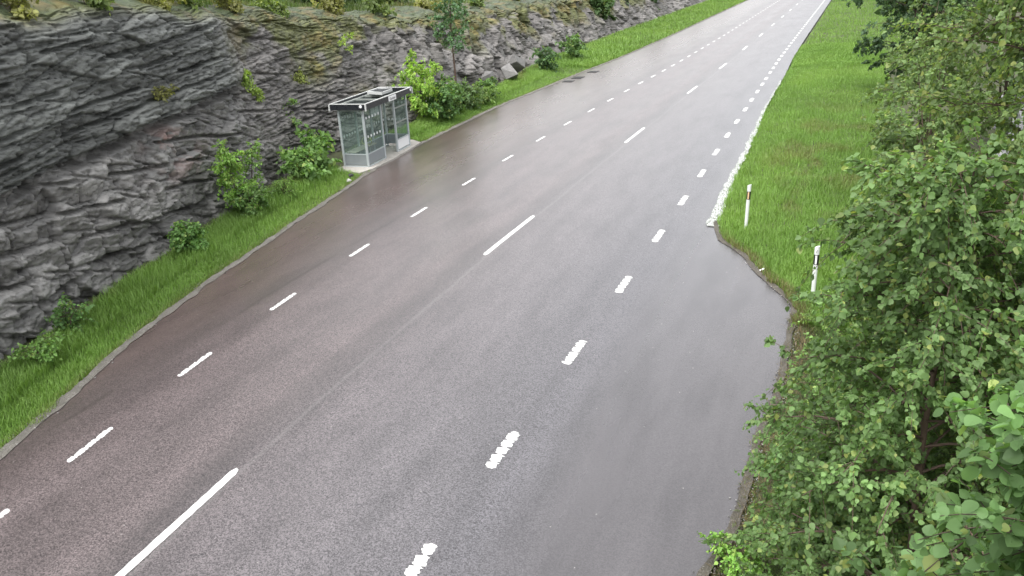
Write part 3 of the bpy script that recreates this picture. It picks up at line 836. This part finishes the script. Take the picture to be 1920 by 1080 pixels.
# ------------------------------------------------------------------ roadside marker posts
def marker_post(loc, h, label, refl, lean, mark):
    root = empty("marker_post", loc, R(-3)); root.rotation_euler = (R(lean[0]), R(lean[1]), R(-3))
    tag(root, label, "marker post", "white marker posts on the grass verge")
    def shell(name, z0, z1, mat, grow=0.0, parent=root):
        n = 14; V = []; F = []
        for z, w in ((z0, 1), (z1, 1)):
            for k in range(n):
                a = 2 * math.pi * k / n; s = .82 + .18 * (z / h)
                V.append(((.048 + grow) * s * math.cos(a), (.036 + grow) * s * math.sin(a) * (1.25 if math.sin(a) < 0 else .8), z + (.035 * -math.sin(a) * 0 + (.02 * math.cos(a) if z1 == h and z == z1 else 0))))
        for k in range(n): F.append((k, (k + 1) % n, n + (k + 1) % n, n + k))
        V += [(0, 0, z0), (0, 0, z1)]
        for k in range(n): F.append((n + k, n + (k + 1) % n, 2 * n + 1, 2 * n + 1)); F.append(((k + 1) % n, k, 2 * n, 2 * n))
        me = bpy.data.meshes.new(name); me.from_pydata(V, [], [tuple(dict.fromkeys(f)) for f in F]); me.materials.append(MAT[mat])
        o = bpy.data.objects.new(name, me); COL.objects.link(o); o.parent = parent; return o
    shell("body", -.15, h, 'plastic')
    b = shell("band", h - .36, h - .155, 'black', .0025)
    MB().box((-.017, -.0490, h - .345), (.017, -.0440, h - .17)).build("reflector", MAT[refl], b, .002)
    if mark: MB().bar((-.012, -.0475, h - .11), (.016, -.0475, h - .055), .004, .010, (0, 1, 0)).build("scuff", MAT['black'], root)
marker_post((-2.12, 19.6, .08), 1.05, "white marker post with orange reflector, alone in the open grass", 'orange_reflector' if False else 'orange', (0, 1.5), False)
marker_post((-.33, 15.45, .06), 1.05, "white marker post with white reflector, its foot lost in birch leaves", 'white_refl', (0, 0), True)

# ------------------------------------------------------------------ drain slabs in the road edge, litter, boulders
for k, (x, y, lab) in enumerate(((-15.05, 44.3, "dark drain grate set in the road edge, nearest the shelter"), (-14.95, 45.75, "long dark drain grate between two others at the road edge"), (-14.8, 48.3, "dark drain grate at the road edge, farthest along the row"))):
    g = MB(); ln = (.55, .85, .7)[k]
    g.box((x - .30, y - ln / 2, .002), (x + .30, y - ln / 2 + .05, .022)); g.box((x - .30, y + ln / 2 - .05, .002), (x + .30, y + ln / 2, .022))
    for q in range(9): g.box((x - .30 + q * .0675, y - ln / 2 + .05, .003), (x - .30 + q * .0675 + .05, y + ln / 2 - .05, .02))
    lab = lab.replace(", nearest the shelter", " closest to the bus shelter").replace(", farthest along the row", " most distant from the bus shelter")
    tag(g.build("drain_grate", MAT['rust']), lab, "drain grate", "drain grates along the road edge")

def block(name, loc, size, seed, mat, col, flat=1.0):
    rng = np.random.default_rng(seed); bm = bmesh.new()
    for k in range(8):
        p = np.array([(k & 1) - .5, (k >> 1 & 1) - .5, (k >> 2) - .5]) * rng.uniform(.62, 1.05, 3) + rng.normal(0, .05, 3)
        for q in range(2): bm.verts.new(tuple((p + rng.normal(0, .035, 3)) * np.array(size)))
    for p in ():
        bm.verts.new((p[0] * size[0], p[1] * size[1], p[2] * size[2]))
    r = bmesh.ops.convex_hull(bm, input=list(bm.verts))
    bmesh.ops.delete(bm, geom=[v for v in bm.verts if not v.link_faces], context='VERTS')
    bmesh.ops.recalc_face_normals(bm, faces=bm.faces)
    me = bpy.data.meshes.new(name); bm.to_mesh(me); bm.free(); me.materials.append(mat)
    at = me.attributes.new("tint", 'FLOAT_COLOR', 'POINT'); at.data.foreach_set("color", np.tile(np.array([*col, 1], np.float32), len(me.vertices)))
    o = bpy.data.objects.new(name, me); COL.objects.link(o); o.location = loc; o.rotation_euler = tuple(rng.uniform(-.6, .6, 3)); return o
BL = [((-18.2, 43.2, .55), (.7, 1.7, .9), "long slab lowest in the broken rock above the grass"),
      ((-18.3, 40.6, .60), (.7, 1.0, .8), "dark block at the foot of the broken rock beside the slim tree"),
      ((-18.8, 45.6, .9), (.8, 1.2, .6), "flat grey slab just behind the longest one")]
for k, (l, s, lab) in enumerate(BL):
    c = (.16 if k == 0 else .11 + .03 * (k % 3))
    tag(block("boulder", l, s, 300 + k, MAT['rock'], (c, c * .97, c * .94)), lab, "boulder", "boulders at the foot of the broken rock")
tag(block("stone", (-15.0, 21.6, .07), (.14, .12, .10), 400, MAT['rock'], (.55, .54, .52)), "small white stone at the road edge before the shelter", "stone")
tag(block("stone", (-15.32, 22.2, .07), (.18, .16, .12), 401, MAT['rock'], (.03, .03, .03)), "small dark stone on the grass by the shelter slab", "stone")
tag(block("litter", (-1.42, 16.75, .05), (.10, .05, .03), 402, MAT['litter'], (.7, .7, .7)), "scrap of white litter at the curved edge of the asphalt", "litter")

# ------------------------------------------------------------------ gravel (stuff)
def gravel(name, n, fx, y0, y1, spread, smin, smax, seed, power=1.0):
    rng = np.random.default_rng(seed)
    y = y0 + (y1 - y0) * rng.random(n) ** power; x = fx(y) + rng.normal(0, 1, n) * spread
    s = rng.uniform(smin, smax, n)
    O = np.array([(1, 0, 0), (-1, 0, 0), (0, 1, 0), (0, -1, 0), (0, 0, .8), (0, 0, -.8)], float)
    Fo = np.array([(0, 2, 4), (2, 1, 4), (1, 3, 4), (3, 0, 4), (2, 0, 5), (1, 2, 5), (3, 1, 5), (0, 3, 5)])
    a = rng.random(n) * 6.28; ca, sa = np.cos(a), np.sin(a)
    V = O[None] * s[:, None, None] * rng.uniform(.6, 1.2, (n, 6, 1)) * np.array([1, .75, .6])
    V = np.stack([V[..., 0] * ca[:, None] - V[..., 1] * sa[:, None], V[..., 0] * sa[:, None] + V[..., 1] * ca[:, None], V[..., 2]], -1)
    V += np.stack([x, y, np.full(n, .012)], -1)[:, None]
    F = (np.arange(n) * 6)[:, None, None] + Fo[None]
    g = rng.uniform(.05, .5, (n, 1)) ** 1.3
    return kind(np_mesh(name, V.reshape(-1, 3), F.reshape(-1, 3), MAT['rock'], cols=np.repeat(g * np.array([[1, .97, .93]]), 6, 0)), "stuff")
gravel("gravel", 2600, lambda y: ER(y) + .09, 5.5, 17.5, .06, .005, .021, 1)
gravel("gravel", 1500, lambda y: EL(y) - .12, 4, 40, .09, .008, .03, 2, 1.4)

# ------------------------------------------------------------------ grass (stuff)
def grass(name, X, Y, Z, hmin, hmax, width, base, seed, brown=None, lean=.5):
    rng = np.random.default_rng(seed); n = len(X)
    h = rng.uniform(hmin, hmax, n) * (.6 + .8 * fbm(X * .9, Y * .9, seed + 3))
    a = rng.random(n) * 2 * np.pi; d = np.stack([np.cos(a), np.sin(a), 0 * a], 1); s = np.stack([-np.sin(a), np.cos(a), 0 * a], 1)
    L = h * lean * rng.uniform(.2, 1.3, n); w = width * rng.uniform(.6, 1.3, n)
    P = np.stack([X, Y, Z], 1); up = np.array([[0, 0, 1.]])
    m = P + d * (L * .35)[:, None] + up * (h * .62)[:, None]; t = P + d * L[:, None] + up * (h * (1 - .25 * lean))[:, None]
    V = np.stack([P - s * w[:, None] / 2, P + s * w[:, None] / 2, m + s * w[:, None] * .38, m - s * w[:, None] * .38, t], 1)
    F = np.concatenate([np.stack([5 * np.arange(n) + q for q in tri], 1) for tri in ((0, 1, 2), (0, 2, 3), (3, 2, 4))])
    big = fbm(X * .45, Y * .30, seed + 7, 4); sm = fbm(X * 2.5, Y * 2.0, seed + 9, 3)
    c = np.array(base)[None] * (.62 + .55 * big + .35 * (sm - .5) + .3 * rng.random(n))[:, None]
    yel = (sstep(.45, .75, big) * .5 + .25 * rng.random(n))[:, None]
    c = c * (1 - .35 * yel) + .35 * yel * np.array([[.21, .27, .055]])
    if brown is not None:
        k = brown(X, Y)[:, None] * (rng.random((n, 1)) < .75)
        c = c * (1 - k) + k * np.array([[.20, .145, .085]]) * rng.uniform(.5, 1.3, (n, 1))
    C = np.repeat(np.clip(c, .004, .5), 5, 0)
    C.reshape(n, 5, 3)[:, :2] *= 1.0
    return kind(np_mesh(name, V.reshape(-1, 3), F, MAT['grass'], cols=C), "stuff")

rng = np.random.default_rng(3)
def sample(n, y0, y1, power, fx0, fx1, tb=1.0):
    y = y0 + (y1 - y0) * rng.random(n) ** power; t = rng.random(n) ** tb
    a = fx0(y); b = fx1(y)
    return a + (b - a) * t, y, t
# strip below the rock
X, Y, T = sample(170000, 4.5, 62, 1.7, lambda y: EL(y) - .10 + .24 * (fbm(y * 2.4, y * 0, 61) - .5), lambda y: XB(y) + .35)
keep = ~((X > -17.1) & (X < -15.1) & (Y > 22.75) & (Y < 27.9)); X, Y, T = X[keep], Y[keep], T[keep]
tall = 1 + 1.3 * sstep(.35, .8, T)
gz = zleft(X, Y, T) - .03
brn = lambda X, Y: np.clip(sstep(.58, .72, fbm(X * 1.4, Y * .8, 88)) * .8 * sstep(.5, .9, (EL(Y) - X) / (EL(Y) - XB(Y))) + .35 * sstep(.18, .02, (EL(Y) - .15 - X)), 0, 1)
near_m = T < .45
grass("grass", X[near_m], Y[near_m], gz[near_m], .07, .18, .011, (.165, .285, .066), 21, brn)
grass("grass", X[~near_m], Y[~near_m], gz[~near_m], .11, .32, .011, (.158, .272, .064), 22, brn)
X, Y, T = sample(40000, 50, 170, 1.5, lambda y: EL(y) - .2, lambda y: XB(y) + .4)
grass("grass", X, Y, zleft(X, Y, T) - .03, .15, .4, .035, (.155, .265, .062), 23)
# the broad verge to the right of the road
X, Y, T = sample(230000, 14.2, 62, 1.55, lambda y: ER(y) + .08 + .24 * (fbm(y * 3.4, y * 0, 62) - .5), lambda y: 1.6 + 0 * y)
tt = (X - ER(Y) - .1) / (12.9 - ER(Y))
red = lambda X, Y: np.clip(sstep(.50, .66, fbm(X * .9, Y * .5, 90)) * .55 * sstep(19, 22, Y) * sstep(42, 28, Y) * sstep(-3, -1.6, X) + .8 * sstep(.30, .08, X - ER(Y) - .12) * sstep(19.5, 18, Y), 0, 1)
grass("grass", X, Y, zright(X, Y, tt) - .03, .10, .26, .011, (.158, .276, .062), 31, red)
X, Y, T = sample(70000, 50, 190, 1.5, lambda y: ER(y) + .2, lambda y: 5 + 0 * y)
tt = (X - ER(Y) - .1) / (12.9 - ER(Y))
grass("grass", X, Y, zright(X, Y, tt) - .03, .12, .28, .028, (.158, .276, .062), 32)
# weedy ground beside the lay-by, half dry
X, Y, T = sample(52000, 4.5, 14.6, 1.0, lambda y: ER(y) + .04 + .26 * (fbm(y * 2.9, y * 0, 63) - .5), lambda y: 2.6 + 0 * y)
tt = (X - ER(Y) - .1) / (12.9 - ER(Y))
dry = lambda X, Y: np.clip(1.1 * sstep(.40, .58, fbm(X * 1.1, Y * .9, 93)) * sstep(11, 8.5, Y) + .9 * sstep(.35, .10, X - ER(Y) - .2), 0, .92)
grass("grass", X, Y, zright(X, Y, tt) - .03, .05, .17, .009, (.085, .150, .030), 33, dry, 1.0)

# ------------------------------------------------------------------ trees on the right, beside the lay-by
full = lambda r: (math.sin(math.pi * min(1, .22 + .70 * r)) ** .6)
G_BIRCH = (.050, .100, .026)
broadleaf("birch_tree", "bushy young birch overhanging the lay-by edge with drooping dark green leaves", "tree", (.82, 5.75, .0), 5.0, 1.45, .06, 110, 13, 44, .045, G_BIRCH, 1,
          trunk_r=.05, env=lambda r: (.62 + .43 * full(r)) * (1.05 - .55 * r), lean=(-.1, .1), droop=.45)
broadleaf("birch_tree", "tall young birch with thin dark stems behind the bushy one, reaching the top edge", "tree", (1.55, 7.3, .05), 7.2, 1.3, .22, 100, 13, 44, .044, (.062, .112, .030), 2,
          trunk_r=.05, env=lambda r: full(r) * (1.05 - .3 * r), lean=(-.1, .2), droop=.35, yellow=.22)
broadleaf("birch_tree", "slender birch with reddish stem in front of the bright rock", "tree", (1.75, 6.6, .1), 6.9, .95, .15, 64, 11, 34, .045, (.060, .112, .028), 3, trunk_r=.045, lean=(.1, .1), yellow=.2)
broadleaf("birch_tree", "low spreading birch around the foot of the white-reflector marker post", "tree", (1.45, 10.0, .0), 2.7, 1.05, .08, 64, 11, 38, .046, (.056, .110, .028), 4, trunk_r=.035, stems=2)
broadleaf("aspen_tree", "young aspen with large round bright green leaves on long stalks", "tree", (.98, 2.55, .0), 5.15, .82, .40, 90, 12, 24, .046, (.052, .112, .030), 5,
          shape=ROUND, trunk_r=.03, droop=.30, yellow=.10, lean=(.05, 0), twig_len=.34, bark='bark')
broadleaf("birch_tree", "short birch bush leaning out of the gravel beside the lay-by under the bushy birch", "tree", (.50, 7.5, .0), 2.6, .92, .04, 80, 12, 36, .048, (.050, .104, .027), 6,
          trunk_r=.03, stems=3, env=lambda r: .75 + .3 * full(r) - .3 * r, droop=.35)
S_G = "trees and bushes along the right verge"
for k, (x, y, h, r, col, lab) in enumerate((
        (1.10, 12.8, 3.6, 1.15, (.050, .098, .026), "dense bush just behind the low spreading birch"),
        (1.50, 16.8, 4.2, 1.35, (.054, .100, .028), "rounded bush at the verge side level with the white-reflector marker post"),
        (1.70, 21.5, 4.6, 1.45, (.058, .104, .030), "pale green bush at the verge side level with the orange-reflector marker post"),
        (2.0, 27.0, 5.0, 1.6, (.054, .100, .028), "leafy bush between the pale green bush and the dark tree"))):
    broadleaf("bush", lab, "bush", (x, y, .15), h, r, .06, 44, 7, 22, .085, col, 40 + k, stems=4, trunk_r=.035, group=S_G, yellow=.15, limb_up=.5)
for k, (x, y, h, r, lab) in enumerate(((4.3, 16.5, 7.5, 1.7, "leafy tree growing on top of the pale rock behind the birches"), (4.6, 21.5, 7.5, 1.9, "leafy tree between the one on the pale rock and the dark tree"), (4.4, 29.0, 7, 2.0, "leafy tree just this side of the dark dense tree, set back from the verge"))):
    broadleaf("leafy_tree", lab, "tree", (x, y, .3), h, r, .10, 50, 8, 24, .09, (.046, .088, .026), 240 + k, stems=2, trunk_r=.06, group=S_G, bark='bark')
broadleaf("alder_tree", "dark green dense tree standing over the verge beyond the bushes", "tree", (2.2, 40.0, .15), 7.0, 2.6, .05, 60, 9, 30, .13, (.026, .055, .020), 50, stems=3, trunk_r=.08, yellow=.03, bark='bark')
for k, (x, y, h, r) in enumerate(((3.6, 50, 7.5, 2.4), (4.6, 60, 8, 2.6), (4.4, 71, 8.5, 2.8), (5.4, 83, 9, 3), (5.0, 97, 9, 3), (6.0, 113, 10, 3.2), (5.6, 131, 10, 3.4), (6.5, 152, 11, 3.6))):
    broadleaf("roadside_tree", "leafy tree in the row along the verge beyond the dark tree", "tree", (x, y, .3), h, r, .08, 30, 6, 22, .26 + .002 * y, (.036, .070, .022), 60 + k, stems=2, trunk_r=.10,
              group="trees receding along the right verge", mat='leaf_far', yellow=.05, bark='bark')
for k, (x, y, h, r) in enumerate(((-22, 72, 3.6, 1.9), (-23.5, 82, 4, 2.2), (-22.5, 92, 4, 2.2), (-24.5, 103, 4.5, 2.6), (-23.5, 115, 4.5, 2.6), (-25, 128, 5, 3.0), (-24, 142, 5, 3.0), (-25, 158, 5, 3.2))):
    broadleaf("far_tree", "leafy tree beside the road beyond the rock slide", "tree", (x, y, .2), h, r, .08, 28, 6, 22, .26 + .002 * y, (.040, .076, .024), 80 + k, stems=2, trunk_r=.10,
              group="trees along the far road", mat='leaf_far', yellow=.06, bark='bark')

# ------------------------------------------------------------------ shrubs at the foot of the rock
SH = "shrubs at the foot of the rock"
GRN = (.070, .145, .030)
def shrub(name, lab, x, y, h, r, n_limb, n_twig, n_leaf, ll, col, seed, z=.2, **kw):
    return broadleaf(name, lab, "shrub", (x, y, z), h, r, kw.pop('lo', .08), n_limb, n_twig, n_leaf, ll, col, seed, group=SH, trunk_r=.018, bark='bark', twig_len=kw.pop('tw', .22), **kw)
shrub("sallow_shrub", "tall narrow bright green shrub standing alone against the rock", -15.75, 17.2, 2.05, .52, 34, 7, 13, .085, (.090, .185, .034), 101, stems=3, shape=OVATE, yellow=.25)
shrub("sallow_shrub", "small upright shrub leaning on the right of the tall bright one", -16.2, 18.35, 1.75, .36, 18, 6, 10, .08, (.075, .150, .034), 102, stems=2, shape=OVATE)
shrub("low_shrub", "dark leafy skirt of shrub under the tall bright one", -15.45, 17.35, .75, .62, 22, 6, 14, .08, (.052, .110, .026), 103, stems=4)
shrub("broadleaf_plant", "big-leaved green plant pressed against the near end of the bus shelter", -16.75, 22.25, 1.35, .62, 26, 5, 9, .17, (.060, .128, .030), 104, stems=5, shape=OVATE, z=.2)
shrub("broadleaf_plant", "big-leaved green plant one step from the shelter towards the tall shrub", -16.35, 21.0, .95, .70, 26, 5, 9, .17, (.066, .138, .032), 105, stems=5, shape=OVATE)
shrub("fern_clump", "light green low clump between the tall shrub and the big-leaved plants", -15.75, 19.2, .55, .55, 24, 5, 12, .085, (.078, .160, .032), 106, stems=5, shape=NARROW)
shrub("low_shrub", "rounded green shrub alone in the grass, nearer than the tall shrub", -14.75, 14.15, .72, .50, 26, 6, 14, .075, (.058, .130, .030), 107, stems=4)
shrub("low_shrub", "dark shrub in the grass by the dark foot of the rock", -13.72, 9.75, .58, .36, 20, 5, 11, .06, (.046, .105, .026), 108, stems=4)
shrub("low_shrub", "light green shrub closest to the camera in the rock-foot grass", -13.0, 8.55, .45, .34, 18, 5, 11, .055, (.075, .160, .034), 109, stems=4)
shrub("sallow_shrub", "bright yellow-green bush rising behind the far end of the shelter", -17.35, 31.0, 2.75, 1.0, 40, 7, 12, .12, (.105, .205, .030), 110, stems=4, shape=OVATE, yellow=.35, z=.3, tw=.35)
shrub("low_shrub", "dark green bush under the bright yellow-green one behind the shelter", -16.75, 31.6, 1.45, .95, 36, 6, 14, .12, (.045, .100, .026), 111, stems=5, z=.2, tw=.3)
shrub("low_shrub", "dull green bush between the slim tree and the grass", -16.9, 34.6, 1.1, .8, 30, 6, 12, .11, (.052, .098, .030), 112, stems=5, z=.2, tw=.3)
shrub("low_shrub", "small green shrub at the foot of the rock slide", -16.9, 37.3, .95, .6, 24, 5, 12, .11, (.055, .115, .030), 113, stems=4, z=.2, tw=.25)
shrub("low_shrub", "dark shrub beyond the biggest boulder of the slide", -17.6, 47.8, 1.2, .75, 26, 5, 12, .13, (.036, .080, .024), 114, stems=4, z=.2, tw=.3)
shrub("low_shrub", "most distant green shrub between the slide and the road", -17.6, 53.0, 1.5, 1.0, 30, 5, 12, .14, (.046, .095, .026), 115, stems=4, z=.2, tw=.3)
shrub("low_shrub", "dark spreading bush filling the gap between the yellow-green bush and the slim tree", -17.2, 33.2, 1.5, 1.0, 36, 6, 13, .11, (.050, .104, .028), 116, stems=5, z=.2, tw=.3)
shrub("low_shrub", "low tangled shrub in the grass in front of the slim tree's trunk", -16.8, 36.0, .8, .8, 28, 5, 12, .10, (.066, .124, .030), 117, stems=5, z=.15, tw=.3)
broadleaf("rowan_tree", "slim grey-stemmed tree with dark green crown beside the rock slide", "tree", (-18.2, 36.3, .5), 5.2, 1.15, .42, 30, 7, 14, .11, (.042, .092, .034), 120, trunk_r=.06, bark='birch_bark', yellow=.05)
# plants growing on the rock itself
RP = "plants rooted in cracks of the rock"
for k, (y, z, h, r, col, lab) in enumerate((
        (20.5, 3.25, .50, .30, (.10, .175, .030), "yellow-green plant in a crack above the overhang's right end"),
        (21.1, 2.75, .42, .24, (.10, .17, .030), "yellow-green tuft in a crack a little below another plant"),
        (24.4, 2.80, .40, .30, (.080, .115, .028), "olive tuft on the rock just above the shelter roof"),
        (22.9, 1.55, 1.0, .42, (.058, .125, .032), "upright leafy sapling on the rock behind the shelter's near end"),
        (15.4, 3.75, .22, .40, (.060, .075, .022), "dull olive moss tuft in the middle of the dark upper rock"),
        (28.4, 3.45, .7, .55, (.11, .19, .030), "bright green plant high on the mossy rock behind the shelter"))):
    p = rock_at(y, z)
    broadleaf("rock_plant", lab, "plant", (p.x - .02, p.y, p.z - .04), h, r, .05, 14, 5, 10, .075, col, 130 + k, stems=3, trunk_r=.010, group=RP, twig_len=.16, shape=OVATE, bark='bark', yellow=.3)
CR = "heather bushes along the rock crest"
for k, y in enumerate((9.5, 12.0, 14.2, 17.5, 19.5, 22.5, 26.0, 30.0, 34.5, 41.0, 50.0, 57.0)):
    p = rock_at(y, 9.0)
    j = int(np.argmin(np.abs(ROCK[:, 0, 1] - y))); q = ROCK[j, 222 + (k * 7) % 8] if y < 27 else ROCK[j, 190 + (k * 5) % 12]
    broadleaf("crest_bush", "low bush growing along the crest of the rock", "bush", (q[0] - .3, q[1], q[2] - .1), .6 + .3 * (k % 3), .7, .05, 20, 5, 12, .075 + .002 * y, (.060 + .02 * (k % 2), .10, .026), 150 + k,
              stems=4, trunk_r=.012, group=CR, bark='bark', twig_len=.22)
# woods on the plateau above the rock
rg = np.random.default_rng(9)
for k in range(20):
    y = 8 + 2.0 * k + rg.uniform(-.8, .8)
    j = int(np.argmin(np.abs(ROCK[:, 0, 1] - y))); q = ROCK[j, -9 - (k * 5) % 8]
    broadleaf("crest_tree", "tree in the woods standing on top of the rock cutting", "tree", (q[0] - .2, q[1], q[2] - .15), rg.uniform(4, 6.5), rg.uniform(1.3, 1.9), .04, 30, 6, 20, .13 + .001 * y, (.034, .064, .022), 210 + k,
              stems=2, trunk_r=.07, group="woods on top of the rock", bark='bark', mat='leaf_far', yellow=.06)
gi = np.argwhere((np.arange(ROCK.shape[1])[None] > ROCK.shape[1] - 22) & (ROCK[:, :, 1] < 75))
gi = gi[rng.integers(0, len(gi), 60000)]; gp = ROCK[gi[:, 0], gi[:, 1]]
jit = rng.normal(0, 1, (len(gp), 2)) * np.array([.35, .12])
grass("grass", gp[:, 0] + jit[:, 0], gp[:, 1] + jit[:, 1], gp[:, 2] - .05, .15, .45, .03, (.070, .115, .028), 41, lambda X, Y: np.clip(sstep(.4, .7, fbm(X * .6, Y * .6, 97)) * .5, 0, 1))
# small weeds by the lay-by corner
WD = "weeds beside the lay-by"
for k, (x, y, h, r, col, lab) in enumerate(((-.62, 7.35, .38, .30, (.085, .19, .030), "bright green weed at the bottom edge where the lay-by gravel ends"),
                                            (-.1, 9.3, .8, .55, (.060, .120, .028), "leafy weed on the gravel under the bushy birch"),
                                            (-.05, 11.2, 1.0, .62, (.062, .125, .030), "leafy weed at the asphalt edge midway along the lay-by"),
                                            (.05, 13.6, .9, .6, (.072, .140, .030), "leafy weed where the lay-by meets the verge"))):
    broadleaf("weed", lab, "weed", (x, y, .02), h, r, .05, 20, 5, 12, .045, col, 180 + k, stems=4, trunk_r=.008, group=WD, twig_len=.18, bark='bark', yellow=.2)
